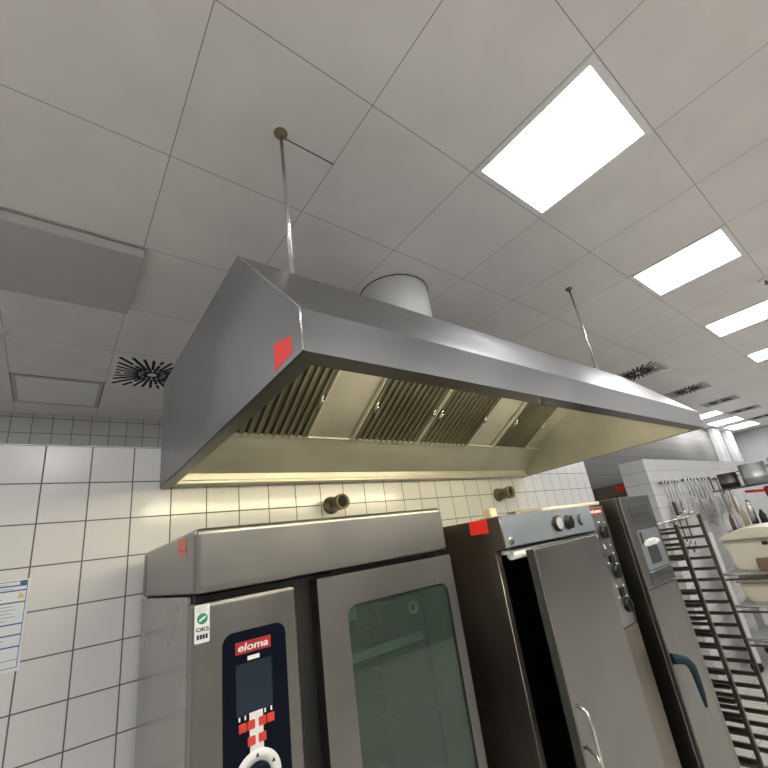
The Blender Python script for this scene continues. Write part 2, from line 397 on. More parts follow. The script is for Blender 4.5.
# ------------------------------------------------------------------ exhaust hood
HX0, HX1 = .353, 3.03
ZB, ZF, YF, YS, ZT = .39, .489, .655, 1.005, .875     # bottom, fascia top, front, slope end, top
def hx1(y): return 2.94+(y-YF)*(3.085-2.94)/(D-YF)    # right end
hood = thing('exhaust_hood', 'large brushed stainless steel exhaust hood hanging above the ovens', 'exhaust hood', (1.7, 1.4, ZB))
prof = [(YF, ZB), (YF, ZF), (YS, ZT), (D-.004, ZT+.012), (D-.004, ZB)]
MB().slab([(HX0, y, z) for y, z in prof], (1, 0, 0), .004).build('side_panel', 'steel_hood', hood, label='left side panel with red tape')
MB().slab([(hx1(y), y, z) for y, z in prof], (-1, 0.1, 0), .004).build('side_panel', 'steel_in', hood)
MB().slab([(HX0+.004, YF, ZB), (hx1(YF)-.004, YF, ZB), (hx1(YF)-.004, YF, ZF), (HX0+.004, YF, ZF)], (0, 1, 0), .004).build('fascia', 'steel_h', hood)
MB().slab([(HX0+.004, YF, ZF), (hx1(YF)-.004, YF, ZF), (hx1(YS)-.004, YS, ZT), (HX0+.004, YS, ZT)], (0, .75, -.66), .004).build('sloping_panel', 'steel_h', hood)
MB().slab([(HX0+.004, YS, ZT), (hx1(YS)-.004, YS, ZT), (hx1(D)-.004, D-.004, ZT+.012), (HX0+.004, D-.004, ZT+.012)], (0, 0, -1), .004).build('top_panel', 'steel_h', hood)
e = MB()   # bright folded seams of the near end
e.path([(HX0, YF-.0005, ZB), (HX0, YF-.0005, ZF), (HX0, YS-.0005, ZT+.001), (HX0, D-.01, ZT+.013)], .0022, n=6)
e.build('corner_seam', 'steel_bright', hood)
fl = MB(); W_ = .047
fl.box(HX0+.004, hx1(YF)-.004, YF+.004, YF+.055, ZB, ZB+.003)
fl.box(HX0+.004, HX0+W_, YF+.055, D-.006, ZB, ZB+.003)
fl.slab([(hx1(YF+.055)-W_*.35, YF+.055, ZB), (hx1(YF+.055)-.004, YF+.055, ZB), (hx1(D)-.004, D-.006, ZB), (hx1(D)-W_*.35, D-.006, ZB)], (0, 0, 1), .003)
fl.box(HX0+.004, hx1(YF)-.02, YF+.052, YF+.055, ZB, ZB+.022)
fl.build('bottom_flange', 'steel_flange', hood)
# filter bank plane, rising from the rear towards the front
yA, zA = 1.813, .585
sl = .205/.345
def fp(y, dz=0): return zA+(yA-y)*sl+dz
yT = 1.345
nrm = Vector((0, -sl, -1)).normalized()
def on(x, y, o=0.):                # point on the filter plane, o metres below it
    return Vector((x, y, fp(y)))+nrm*o
xr = hx1(1.6)-.008
MB().slab([on(HX0+.005, yA), on(xr, yA), on(xr, yT), on(HX0+.005, yT)], -nrm, .003).build('filter_housing', 'steel_in', hood)
def filt(x0, x1):
    fb = MB(); fb.slab([on(x0, yA-.006, .003), on(x1, yA-.006, .003), on(x1, yT+.01, .003), on(x0, yT+.01, .003)], nrm, .002)
    fo = fb.build('filter', 'filter_back', hood)
    s = MB(); n = max(8, round((x1-x0-.02)/.0395)); st = (x1-x0-.02)/n
    ym = (yA+yT)/2; ln = math.hypot(yA-yT, (yA-yT)*sl)/2-.012
    u = Vector((0, -1, sl)).normalized()
    for i in range(n):
        cx = x0+.01+st*(i+.5)
        s.obox(on(cx, ym, .016), (1, 0, 0), u, st*.24, ln, .0015)
        s.obox(on(cx-st*.24, ym, .020), (1, 0, 0), u, .0012, ln, .005)
        s.obox(on(cx+st*.24, ym, .020), (1, 0, 0), u, .0012, ln, .005)
    s.build('filter_slats', 'slat_dull', fo)
    fr = MB()
    for xx in (x0+.005, x1-.005): fr.obox(on(xx, ym, .015), (1, 0, 0), u, .005, ln+.010, .011)
    for k_ in range(n+1):
        fr.obox(on(x0+.01+st*k_, yA-.010, .020), (1, 0, 0), u, st*.33, .008, .005)
    fr.obox(on((x0+x1)/2, yT+.014, .015), (1, 0, 0), u, (x1-x0)/2, .006, .011)
    fr.build('filter_frame', 'slat', fo)
    for xx in (x0+.03, x1-.03):
        h = MB(); c = on(xx, 1.60, .03); h.tube(c, c+nrm*.016, .009, n=10).tube(c-u*.035, c+u*.035, .0035, n=6).tube(c+nrm*.012-u*.02, c+nrm*.012+u*.02, .005, n=6)
        h.build('filter_handle', 'steel_bright', fo)
filt(.44, .955); filt(1.215, 1.685); filt(1.690, 2.150); filt(2.425, 2.825)
# blank panel edges, rear sloping plate and gutter
MB().slab([(HX0+.005, yA, zA), (hx1(yA)-.006, yA, zA), (hx1(1.99)-.006, 1.99, .436), (HX0+.005, 1.99, .436)], (0, .7, .6), .003).build('rear_plate', 'steel_in', hood)
MB().box(HX0+.005, hx1(yA)-.006, yA-.012, yA+.006, zA-.010, zA-.001).build('filter_rail', 'slat', hood)
g = MB(); g.box(HX0+W_, hx1(2.0)-.02, 1.975, 2.035, ZB+.001, .405, .002).box(HX0+W_, hx1(2.0)-.02, 1.985, 2.05, .407, .440, .002)
g.build('grease_gutter', 'slat', hood)
MB().tube((.50, .745, .475), (2.75, .745, .475), .014, n=12).build('lamp_tube', 'hoodlamp', hood)
lh = MB(); lh.box(.46, 2.79, .665, .69, .45, .50); lh.box(.46, .49, .69, .765, .455, .495); lh.box(2.76, 2.79, .69, .765, .455, .495)
lh.build('lamp_holder', 'white', hood)
tp = MB(); tp.slab([(HX0-.0008, .787, .470), (HX0-.0008, .700, .447), (HX0-.0008, .700, .407), (HX0-.0008, .791, .402)][::1], (1, 0, 0), .0006)
tp.build('red_tape', 'red', hood)

# suspension rods
def rod(x, y, x1, y1, label):
    t = thing('suspension_rod', label, 'suspension rod', (x, y, ZT), 'rods carrying the hood')
    MB().tube((x, y, ZT+.003), (x1, y1, CE-.004), .0075, n=12).build('rod', 'steel_bright', t)
    MB().lathe((x1, y1, CE), [(0, -.02), (.014, -.02), (.020, -.012), (.026, -.006), (.028, 0)], n=20).build('ceiling_rosette', 'bronze', t)
    MB().box(x-.03, x+.03, y-.012, y+.012, ZT+.001, ZT+.008, .001).tube((x, y, ZT+.004), (x, y, ZT+.024), .014, n=6).build('foot_bracket', 'steel_rack', t)
rod(.560, 1.07, .580, 1.118, 'thin steel rod from ceiling to the near left end of the hood')
rod(2.82, 1.08, 2.935, 1.137, 'thin steel rod from ceiling to the far right end of the hood')
# exhaust duct
t = thing('exhaust_duct', 'white round duct from the hood top into the ceiling', 'duct', (1.735, 1.825, ZT+.01))
MB().lathe((1.735, 1.825, ZT+.014), [(.24, 0), (.24, CE-ZT-.016)], n=48).build('duct_pipe', 'duct', t)
MB().lathe((1.735, 1.825, CE-.001), [(.241, -.004), (.245, -.003), (.245, 0)], n=48).build('ceiling_collar', 'slot', t)
MB().lathe((1.735, 1.825, ZT+.014), [(.27, 0), (.27, .006), (.246, .006)], n=48).build('base_collar', 'steel', t)

# ------------------------------------------------------------------ wall items
def wall_pipe(x, z, label, L=.135, r_=.039):
    t = thing('wall_pipe', label, 'pipe stub', (x, D, z), 'open pipe stubs above the ovens')
    MB().lathe((x, D-.001, z), [(r_+.008, 0), (r_+.008, .012), (r_+.002, .016), (r_, .05)], (0, -1, 0), n=24).build('collar', 'bronze', t)
    m_ = MB(); m_.lathe((x, D-.012, z), [(r_-.003, 0), (r_-.003, L-.05), (r_+.003, L-.045), (r_+.003, L-.012), (r_-.007, L-.012), (r_-.007, .02)], (0, -1, 0), n=24)
    m_.build('pipe', 'bronze', t)
    MB().disc((x, D-L+.012, z), r_-.009, (0, -1, 0)).build('pipe_mouth', 'slot', t)
wall_pipe(1.205, .268, 'short brass pipe stub on wall above the oven with glass door')
wall_pipe(2.71, .262, 'short brass pipe stub on wall above the middle oven', r_=.043)

# safety notice
t = thing('safety_notice', 'white printed safety sheet on the wall tiles at the left edge', 'notice', (-.145, D, -.06))
MB().box(-.250, -.040, D-.0025, D-.0005, -.205, .083).build('sheet', 'paper', t)
b_ = MB(); y0 = D-.0032
for (xa, xb, za, zb) in [(-.244, -.047, .0765, .0785), (-.244, -.047, -.1945, -.1925), (-.049, -.047, -.1945, .0785), (-.244, -.242, -.1945, .0785)]:
    b_.box(xa, xb, y0, y0+.0006, za, zb)
for z in (.063, .047, .009, -.060, -.094, -.130): b_.box(-.242, -.049, y0, y0+.0006, z-.0022, z+.0022)
b_.box(-.242, -.049, y0, y0+.0006, -.1705, -.1690)
b_.build('ruled_border', 'blueink', t)
b_ = MB()
for z, xa, xb in [(.069, -.20, -.10), (.054, -.19, -.085), (.034, -.20, -.12), (.022, -.19, -.11), (-.003, -.22, -.075), (-.014, -.22, -.07), (-.025, -.22, -.08), (-.036, -.22, -.07), (-.047, -.22, -.09), (-.072, -.22, -.10), (-.083, -.22, -.12), (-.108, -.22, -.09), (-.118, -.22, -.11), (-.146, -.22, -.10), (-.157, -.22, -.13)]:
    b_.box(xa, xb, y0, y0+.0005, z-.0012, z+.0012)
b_.build('text_lines', 'greyink', t)
MB().box(-.068, -.050, y0, y0+.0006, .065, .077).build('blue_symbol', 'blueink', t)
MB().slab([(-.072, y0, .022), (-.052, y0, .022), (-.062, y0, .040)], (0, 1, 0), .0006).build('warning_triangle', 'yellow', t)

# ------------------------------------------------------------------ oven 1
OX0, OX1, OY, OB = .292, 1.203, 1.205, 1.95
ov = thing('combi_oven', 'stainless combi oven with glass door and dark blue control panel, nearest the camera', 'oven', (.75, 1.55, FL))
c = MB(); c.obox(((OX0+OX1)/2-.003, (OY-.010+OB)/2, .0385), (1, 0, 0), (0, 1, 0), (OX1-OX0)/2-.002, (OB-OY+.01)/2, .081, .016, seg=4)
c.build('top_cover', 'steel', ov)
s = MB(); s.box(OX0+.012, .708, OY+.045, OB, -1.78, -.044, .004); s.box(1.182, OX1-.012, OY+.045, OB, -1.78, -.044)
s.box(.708, 1.182, OY+.045, OB, -.130, -.044); s.box(.708, 1.182, OY+.045, OB, -1.78, -1.68); s.box(.708, 1.182, OB-.15, OB, -1.68, -.130)
s.build('body', 'cavity', ov)
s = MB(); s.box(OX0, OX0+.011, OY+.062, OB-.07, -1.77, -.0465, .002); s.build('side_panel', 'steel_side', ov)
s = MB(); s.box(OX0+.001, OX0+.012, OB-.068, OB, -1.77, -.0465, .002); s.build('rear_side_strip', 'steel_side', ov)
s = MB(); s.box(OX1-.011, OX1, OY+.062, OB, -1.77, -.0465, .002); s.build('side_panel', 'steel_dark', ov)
s = MB(); s.box(OX0-.0018, OX0-.0005, OB-.072, OB-.066, -.03, .10); s.build('cover_seam', 'blackribbon', ov)
s = MB(); s.obox(((OX0+.567)/2, OY+.030, -.916), (1, 0, 0), (0, 1, 0), (.567-OX0)/2, .030, .854, .012, seg=4)
s.build('control_column', 'steel', ov)
cp = MB(); cp.slab(rrect(.360, .527, -.90, -.147, .028, OY-.0012), (0, 1, 0), .001); cpo = cp.build('control_panel', 'navy', ov)
yq = OY-.0020
MB().box(.392, .484, yq, yq+.0008, -.200, -.172).build('logo_field', 'redlogo', cpo)
text('logo_lettering', 'eloma', .398, yq-.0004, -.1935, .024, 'ink', cpo, width=.079, shear=.15)
MB().box(.422, .453, yq, yq+.0006, -.2175, -.2080).build('sign_plate', 'ink', cpo)
MB().box(.392, .484, yq, yq+.0006, -.332, -.222).build('screen', 'screen', cpo)
b_ = MB(); b_.box(.423, .457, yq, yq+.0006, -.420, -.332)
b_.build('print_stem', 'ink', cpo)
kb = []
for (px, pz) in [(.4065, -.3575), (.4270, -.3570), (.4555, -.3565), (.4765, -.3560), (.4270, -.390), (.4540, -.3895)]:
    MB().box(px-.0095, px+.0095, yq-.0012, yq+.0006, pz-.0095, pz+.0095, .0015).build('key', 'redbtn', cpo)
b_ = MB()
for (px, pz) in [(.399, -.339), (.413, -.339), (.463, -.338), (.479, -.338)]: b_.box(px-.002, px+.002, yq, yq+.0006, pz-.004, pz+.005)
b_.build('key_marks', 'ink', cpo)
dial = MB(); dc = (.440, yq-.0002, -.468)
dial.lathe(dc, [(.033, 0), (.058, 0), (.058, .0012), (.033, .0012), (.033, 0)], (0, -1, 0), n=40); do = dial.build('dial', 'ink', cpo)
MB().lathe(dc, [(0, .010), (.026, .010), (.031, .006), (.033, 0)], (0, -1, 0), n=32).build('dial_knob', 'navy', do)
b_ = MB().lathe((dc[0], dc[1]-.0105, dc[2]), [(.014, 0), (.0185, 0), (.0185, .0008), (.014, .0008), (.014, 0)], (0, -1, 0), n=28); b_.build('dial_ring', 'ink', do)
b_ = MB()
for a in range(0, 360, 60):
    ra = math.radians(a+90); cx, cz = dc[0]+.0455*math.cos(ra), dc[2]+.0455*math.sin(ra)
    b_.slab([(cx-.005, dc[1]-.0014, cz-.004), (cx+.005, dc[1]-.0014, cz-.004), (cx, dc[1]-.0014, cz+.006)], (0, 1, 0), .0006)
b_.build('dial_marks', 'darkink', do)
st = MB().slab(rrect(.2950, .3300, -.152, -.0665, .003, OY-.0012), (0, 1, 0), .0008).build('inspection_sticker', 'ink', ov)
MB().disc((.3130, OY-.0013, -.0985), .0125, (0, -1, 0), n=28, t=.0006).build('round_seal', 'green', st)
b_ = MB(); b_.obox((.3130, OY-.0022, -.0985), (1, 0, .55), (0, 1, 0), .0085, .0002, .0022); b_.build('seal_mark', 'paper', st)
text('sticker_lettering', 'OKS', .2985, OY-.0016, -.1262, .0125, 'darkink', st, width=.030)
b_ = MB()
for i in range(4): b_.box(.3000+i*.0068, .3052+i*.0068, OY-.0018, OY-.0012, -.1435, -.1335)
b_.build('sticker_code_bar', 'darkink', st)
b_ = MB()
for i in range(4): b_.box(.300, .325-.003*(i % 2), OY-.0018, OY-.0012, -.0705-.0038*i, -.0697-.0038*i)
b_.build('sticker_fine_print', 'greyink', st)
# door: steel frame with a rounded window, glass, lined cavity behind
DX0, DX1, DZ1, DZ0, DY0 = .632, 1.206, -.0575, -1.76, OY-.004
wx0, wx1, wz1, wz0 = .728, 1.165, -.150, -1.66
def frame_with_hole(outer, inner, y, t, mat):
    """plate with a rounded hole: both outlines have the same number of points"""
    m_ = MB(); n = len(inner); m_.mi(None) if False else None
    P = [(a[0], y, a[2]) for a in outer]+[(a[0], y, a[2]) for a in inner]+[(a[0], y+t, a[2]) for a in outer]+[(a[0], y+t, a[2]) for a in inner]
    F = []
    for i in range(n):
        j = (i+1) % n
        F += [(i, j, n+j, n+i), (2*n+i, 3*n+i, 3*n+j, 2*n+j), (i, 2*n+i, 2*n+j, j), (n+i, n+j, 3*n+j, 3*n+i)]
    m_._add(P, F); return m_
dr = frame_with_hole(rrect(DX0, DX1, DZ0, DZ1, .006, 0), rrect(wx0, wx1, wz0, wz1, .035, 0), DY0, .045, 'steel').build('door', 'steel', ov)
MB().slab(rrect(wx0-.004, wx1+.004, wz0-.004, wz1+.004, .037, DY0+.008), (0, 1, 0), .005).build('door_glass', 'glass', dr)
g_ = MB(); g_.box(wx0-.01, wx1+.01, OY+.55, OY+.555, wz0, wz1+.01); g_.box(wx0-.012, wx0-.008, DY0+.05, OY+.55, wz0, wz1+.01); g_.box(wx1+.008, wx1+.012, DY0+.05, OY+.55, wz0, wz1+.01)
g_.box(wx0-.01, wx1+.01, DY0+.05, OY+.55, wz1+.008, wz1+.012); g_.box(wx0-.01, wx1+.01, DY0+.05, OY+.55, wz0-.012, wz0-.008)
g_.build('cavity_liner', 'liner', ov)
g_ = MB()
for i in range(16):
    z = -.22-.085*i
    g_.box(wx0+.03, wx0+.045, OY+.10, OY+.50, z, z+.004); g_.box(wx1-.045, wx1-.03, OY+.10, OY+.50, z, z+.004)
for yy in (OY+.12, OY+.45): g_.box(wx0+.024, wx0+.030, yy, yy+.02, wz0+.02, wz1-.02); g_.box(wx1-.030, wx1-.024, yy, yy+.02, wz0+.02, wz1-.02)
g_.build('tray_runners', 'steel', ov)
MB().lathe((1.045, OY+.075, -.215), [(.014, 0), (.022, 0), (.022, .010), (.014, .010), (.014, 0)], (0, -1, 0), n=20).build('inner_ring', 'pot', dr)
MB().box(.748, .800, OY+.060, OY+.068, -.205, -.160, .003).build('inner_bracket', 'pot', dr)
g_ = MB(); g_.box(.740, 1.150, OY+.150, OY+.156, -.345, -.315, .002); g_.build('inner_baffle_edge', 'pot', ov)
h = MB(); h.path([(DX0+.035, DY0, -.80), (DX0+.035, DY0-.05, -.80), (DX0+.035, DY0-.06, -.83), (DX0+.035, DY0-.06, -1.15), (DX0+.035, DY0-.05, -1.18), (DX0+.035, DY0, -1.18)], .012)
h.build('door_handle', 'black', dr)
for (x, y) in ((OX0+.06, OY+.1), (OX1-.06, OY+.1), (OX0+.06, OB-.08), (OX1-.06, OB-.08)):
    MB().tube((x, y, FL), (x, y, -1.778), .022).build('foot', 'steel_rack', ov)
MB().slab([(OX0-.0022, 1.372, .108), (OX0-.0022, 1.290, .108), (OX0-.0022, 1.278, .058), (OX0-.0022, 1.368, .062)], (1, 0, 0), .0008).build('red_tape', 'redpale', ov)
MB().slab([(OX0-.0026, 1.370, .079), (OX0-.0026, 1.282, .074), (OX0-.0026, 1.281, .071), (OX0-.0026, 1.370, .076)], (1, 0, 0), .0004).build('tape_crease', 'redlabel', ov)

# ------------------------------------------------------------------ oven 2 (door ajar)
X2, Y2, Z2, B2 = 1.36, 1.106, .050, 1.95
XE = 2.335
o2 = thing('convection_oven', 'tall steel oven with its plain door ajar and gauge on top fascia', 'oven', ((X2+XE)/2, 1.55, FL))
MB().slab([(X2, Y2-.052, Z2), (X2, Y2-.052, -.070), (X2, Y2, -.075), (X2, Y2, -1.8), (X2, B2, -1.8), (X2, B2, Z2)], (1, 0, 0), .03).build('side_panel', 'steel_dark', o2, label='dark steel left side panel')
MB().tube((X2+.003, Y2-.001, -1.8), (X2+.003, Y2-.001, -.072), .0018, n=6).tube((X2+.003, Y2-.052, -.068), (X2+.003, Y2-.052, Z2), .0016, n=6).build('edge_trim', 'steel', o2)
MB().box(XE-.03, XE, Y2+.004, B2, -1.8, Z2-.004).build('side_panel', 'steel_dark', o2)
MB().box(X2+.03, XE-.03, Y2+.05, B2, Z2-.032, Z2-.002).build('top_panel', 'steel', o2)
MB().box(X2+.03, XE-.03, B2-.03, B2, -1.8, Z2-.032).build('back_panel', 'cavity', o2)
MB().box(X2+.03, XE-.03, Y2+.03, B2-.03, -1.8, -1.76).build('bottom_panel', 'cavity', o2)
MB().box(X2+.030, X2+.034, Y2+.002, B2-.03, -1.76, -.08).build('cavity_liner', 'cavity', o2)
FX0, FX1, FY = X2+.008, 2.088, Y2-.052
fs = MB().box(FX0, FX1, FY-.004, Y2+.06, -.068, Z2+.004, .003).build('control_fascia', 'steel_blue', o2)
gy = FY-.004
ga = MB().lathe((1.757, gy, -.008), [(0, .014), (.030, .014), (.034, .012), (.035, 0)], (0, -1, 0), n=32).build('gauge', 'blackgloss', fs)
MB().disc((1.757, gy-.0142, -.008), .026, (0, -1, 0), n=28).build('gauge_face', 'greyink', ga)
kn = MB().lathe((1.850, gy, -.010), [(0, .020), (.024, .020), (.028, .017), (.030, .006), (.034, 0)], (0, -1, 0), n=20).build('knob', 'blackgloss', fs)
MB().box(1.845, 1.855, gy-.026, gy-.018, -.038, .018, .003).build('knob_grip', 'blackgloss', kn)
cr = MB(); P = []
for i in range(13):
    a = math.radians(75+210*i/12); P.append((1.972+.022*math.cos(a), gy-.002, -.008+.024*math.sin(a)))
cr.path(P, .005, n=6, rs=[.001+.006*math.sin(PI*i/12) for i in range(13)]); cr.build('crescent_mark', 'darkink', fs)
MB().lathe((1.402, gy, -.045), [(0, .006), (.012, .006), (.016, 0)], (0, -1, 0), n=20).build('round_lock', 'steel_dark', fs)
# hinge roll / gasket under the fascia
MB().tube((X2+.055, Y2-.028, -.098), (2.09, Y2-.024, -.098), .018, n=14).tube((X2+.020, Y2-.02, -.084), (X2+.07, Y2-.02, -.086), .008).build('gasket_roll', 'white', o2)
MB().box(X2+.02, 2.10, Y2-.040, Y2+.02, -.0765, -.069).build('shadow_gap_strip', 'blackribbon', o2)  # black strip paints the shaded gap under the fascia
# control strip on the right
sx0, sx1 = 2.092, 2.332
cs = MB().box(sx0, sx1, Y2-.006, Y2+.05, -.525, Z2-.004, .002).build('control_strip', 'strip', o2)
MB().box(sx0, sx1, Y2-.006, Y2+.05, -1.8, -.529, .002).build('front_column', 'steel_dark', o2)
MB().box(sx1-.020, sx1-.014, Y2-.008, Y2-.0062, -.52, Z2-.01).build('strip_edge_line', 'blackribbon', cs)
ys = Y2-.0078
MB().box(2.168, 2.308, ys, ys+.001, .008, .034).build('logo_field', 'redlogo', cs)
text('logo_lettering', 'eloma', 2.176, ys-.0004, .014, .023, 'ink', cs, width=.122)
for (x, z) in ((2.262, -.088), (2.275, -.280), (2.287, -.440)):
    k_ = MB().lathe((x-.004, ys, z), [(0, .016), (.026, .016), (.031, .013), (.034, .004), (.034, 0)], (0, -1, 0), n=24).build('knob', 'blackgloss', cs)
    MB().box(x-.009, x+.001, ys-.022, ys-.014, z-.028, z+.028, .002).build('knob_grip', 'blackgloss', k_)
for (x, z) in ((2.258, -.222), (2.266, -.378)):
    MB().box(x-.022, x+.018, ys-.006, ys+.001, z-.020, z+.020, .003).build('rocker_switch', 'blackgloss', cs)
b_ = MB()
for (x, z) in [(2.235, -.035), (2.300, -.040), (2.298, -.075), (2.300, -.110), (2.222, -.150), (2.226, -.162), (2.290, -.155), (2.296, -.195), (2.215, -.235), (2.300, -.250), (2.226, -.345), (2.300, -.352), (2.220, -.395), (2.300, -.400)]:
    b_.box(x-.010, x+.008, ys, ys+.0008, z-.004, z+.004)
b_.build('printed_marks', 'ink', cs)
# door rotated open by about six degrees about its right edge
hp = Vector((2.082, 1.050, 0)); fe = Vector((1.437, .980, 0)); u = (hp-fe).normalized(); v = Vector((-u.y, u.x, 0))
wd = (hp-fe).length; zc = (-.084-1.76)/2; hh = (1.76-.084)/2
dd = MB(); dd.obox((hp+fe)/2+v*.020+Vector((0, 0, zc)), u, v, wd/2, .020, hh, .005, seg=2)
d2 = dd.build('door', 'steel', o2)
dg = MB(); dg.obox((hp+fe)/2+v*.046+Vector((0, 0, zc)), u, v, wd/2-.03, .005, hh-.03, .003); dg.build('door_seal', 'black', d2)
hc = fe+u*.028
h = MB(); h.path([hc+Vector((0, 0, -.60)), hc-v*.030+Vector((0, 0, -.615)), hc-v*.038+Vector((0, 0, -.66)), hc-v*.038+Vector((0, 0, -.90)), hc+Vector((0, 0, -.93))], .006, n=8)
h.path([hc-v*.002+Vector((0, 0, -.72)), hc-v*.040-u*.03+Vector((0, 0, -.725)), hc-v*.06-u*.05+Vector((0, 0, -.73))], .006, n=8)
h.build('door_latch', 'steel_bright', d2)
for z in (-.11, -1.73): MB().tube((2.088, 1.062, z-.02), (2.088, 1.062, z+.02), .010).build('hinge', 'steel', d2)
MB().box(X2-.0008, X2, 1.115, 1.212, -.004, .050).build('red_tape', 'red', o2)
for z in (-.625, -.708):
    MB().obox((X2-.001, 1.262, z), (0, 1, 0), (1, 0, 0), .085, .0012, .0035).build('side_rib', 'steel_dark', o2)
for (x, y) in ((X2+.06, Y2+.1), (XE-.06, Y2+.1), (X2+.06, B2-.08), (XE-.06, B2-.08)):
    MB().tube((x, y, FL), (x, y, -1.798), .022).build('foot', 'steel_rack', o2)
# small pieces lying on oven 2
t = MB(); t.box(1.382, 1.425, 1.105, 1.15, Z2+.001, Z2+.040, .004); o = t.build('tan_block', 'tan'); tag(o, 'small tan block standing on the front left corner of the middle oven', 'block')
t = MB(); t.box(1.585, 1.80, 1.13, 1.18, Z2+.001, Z2+.020, .008, seg=3); o = t.build('brass_clip', 'bronze'); tag(o, 'flat brass fitting lying on top of the middle oven', 'fitting')
t = MB(); t.path([(1.80, 1.19, Z2+.012), (2.0, 1.16, Z2+.013), (2.15, 1.12, Z2+.012), (2.32, 1.115, Z2+.012)], .010, n=10); o = t.build('hose', 'pinktube'); tag(o, 'pale pink hose lying along the top edge of the middle oven', 'hose')

# ------------------------------------------------------------------ oven 3
X3, X3E, Y3, Z3 = 2.421, 2.821, 1.04, .076  # oven front and fittings scaled down about the camera to clear the tray rack
o3 = thing('slim_oven', 'slim tall steel oven with two dark displays and curved blue handle', 'oven', ((X3+X3E)/2, 1.5, FL))
MB().box(X3, X3E, Y3+.02, 1.93, -1.8, Z3, .004).build('body', 'steel', o3)
hd = MB().box(X3, X3E, Y3-.002, Y3+.019, -.402, Z3-.001, .004, seg=2).build('control_head', 'steel', o3)
dr3 = MB().box(X3, X3E, Y3-.002, Y3+.019, -1.78, -.405, .004, seg=2).build('door', 'steel', o3)
MB().box(2.504, 2.758, Y3-.004, Y3-.002, -.076, .022, .001).build('display', 'screen2', hd)
MB().box(2.506, 2.742, Y3-.005, Y3-.004, -.032, -.028).build('display_line', 'black', hd)
MB().slab(rrect(2.504, 2.792, -.317, -.112, .012, Y3-.0035), (0, 1, 0), .0014).build('glossy_window', 'steel_blue', hd)
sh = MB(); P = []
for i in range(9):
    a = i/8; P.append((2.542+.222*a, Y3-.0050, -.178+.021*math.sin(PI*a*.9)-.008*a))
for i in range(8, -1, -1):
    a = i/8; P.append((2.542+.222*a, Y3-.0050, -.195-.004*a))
sh.slab(P, (0, 1, 0), .0012); sh.build('curved_highlight', 'ink', hd)  # white shape paints a curved highlight on the glossy window
MB().box(2.570, 2.710, Y3-.0055, Y3-.0035, -.295, -.200, .001).build('screen', 'screen2', hd)
MB().box(2.521, 2.551, Y3-.0045, Y3-.0035, -.189, -.121).build('dark_window_edge', 'screen2', hd)
MB().box(2.497, 2.797, Y3-.005, Y3-.002, -.392, -.326, .001).build('lower_display', 'screen2', hd)
MB().box(2.502, 2.792, Y3-.006, Y3-.005, -.357, -.352).build('lower_display_line', 'steel', hd)
MB().box(X3E-.040, X3E-.036, Y3-.0032, Y3-.0022, -1.77, -.411).build('door_trim_line', 'steel_dark', dr3)
h = MB(); h.path([(2.432, Y3-.004, -.711), (2.448, Y3-.028, -.714), (2.478, Y3-.046, -.726), (2.504, Y3-.054, -.756), (2.512, Y3-.056, -.803), (2.516, Y3-.056, -.869), (2.517, Y3-.054, -.931)], .016, n=10,
       rs=[.024, .022, .020, .019, .016, .013, .007])
h.build('door_handle', 'handle', dr3)
for (x, y) in ((X3+.05, Y3+.1), (X3E-.05, Y3+.1), (X3+.05, 1.86), (X3E-.05, 1.86)):
    MB().tube((x, y, FL), (x, y, -1.798), .02).build('foot', 'steel_rack', o3)

# ------------------------------------------------------------------ tray rack trolley
rk = thing('tray_rack', 'tall open steel tray rack with many rungs right of the ovens', 'rack', (3.45, 1.45, FL))
RX, RY0, RY2 = (2.90, 3.45, 4.0), 1.158, 1.76
for li, x in enumerate(RX):
    for y in (RY0, RY2):
        MB().box(x-.012, x+.012, y-.013, y+.013, -1.79, -.105 if li == 2 else -.142, .003).build('post', 'steel_rack', rk)
    for i in range(20):
        z = -.191-.0785*i
        m_ = MB()
        m_.box(x-.008, x+.008, RY0+.013, RY2-.013, z-.012, z+.006)
        if li > 0: m_.box(x-.035, x-.008, RY0+.013, RY2-.013, z-.012, z-.009)
        if li < 2: m_.box(x+.008, x+.035, RY0+.013, RY2-.013, z-.012, z-.009)
        m_.build('runner', 'steel_rack', rk)
for (y, z) in ((RY0, -.112), (RY2, -.175)): MB().tube((RX[0], y, z), (RX[2], y, z), .007, n=8).build('cross_rod', 'steel_bright', rk)
for y in (RY0, RY2): MB().box(RX[0]-.012, RX[2]+.012, y-.012, y+.012, -1.815, -1.7905).build('base_bar', 'steel_rack', rk)
for x in (RX[0], RX[2]):
    MB().box(x-.012, x+.012, RY0+.0125, RY2-.0125, -1.815, -1.7905).build('base_bar', 'steel_rack', rk)
    for y in (RY0, RY2):
        cst = MB().box(x-.014, x+.014, y-.02, y+.02, -1.850, -1.816).build('castor', 'steel_rack', rk)
        MB().tube((x-.012, y, -1.86), (x+.012, y, -1.86), .039, n=20).build('wheel', 'black', cst)

# ------------------------------------------------------------------ brown appliance in the recess
t = thing('tall_appliance', 'tall brown appliance side with red tape, behind between the two tiled walls', 'appliance', (6.15, 2.6, FL))
MB().box(5.80, 6.5, 2.36, 2.80, FL+.02, .346, .004).build('body', 'brown', t)
MB().box(5.7985, 5.7998, 2.375, 2.495, .245, .325).build('red_tape', 'red', t)
MB().box(5.84, 6.46, 2.40, 2.76, FL, FL+.02).build('plinth', 'black', t)

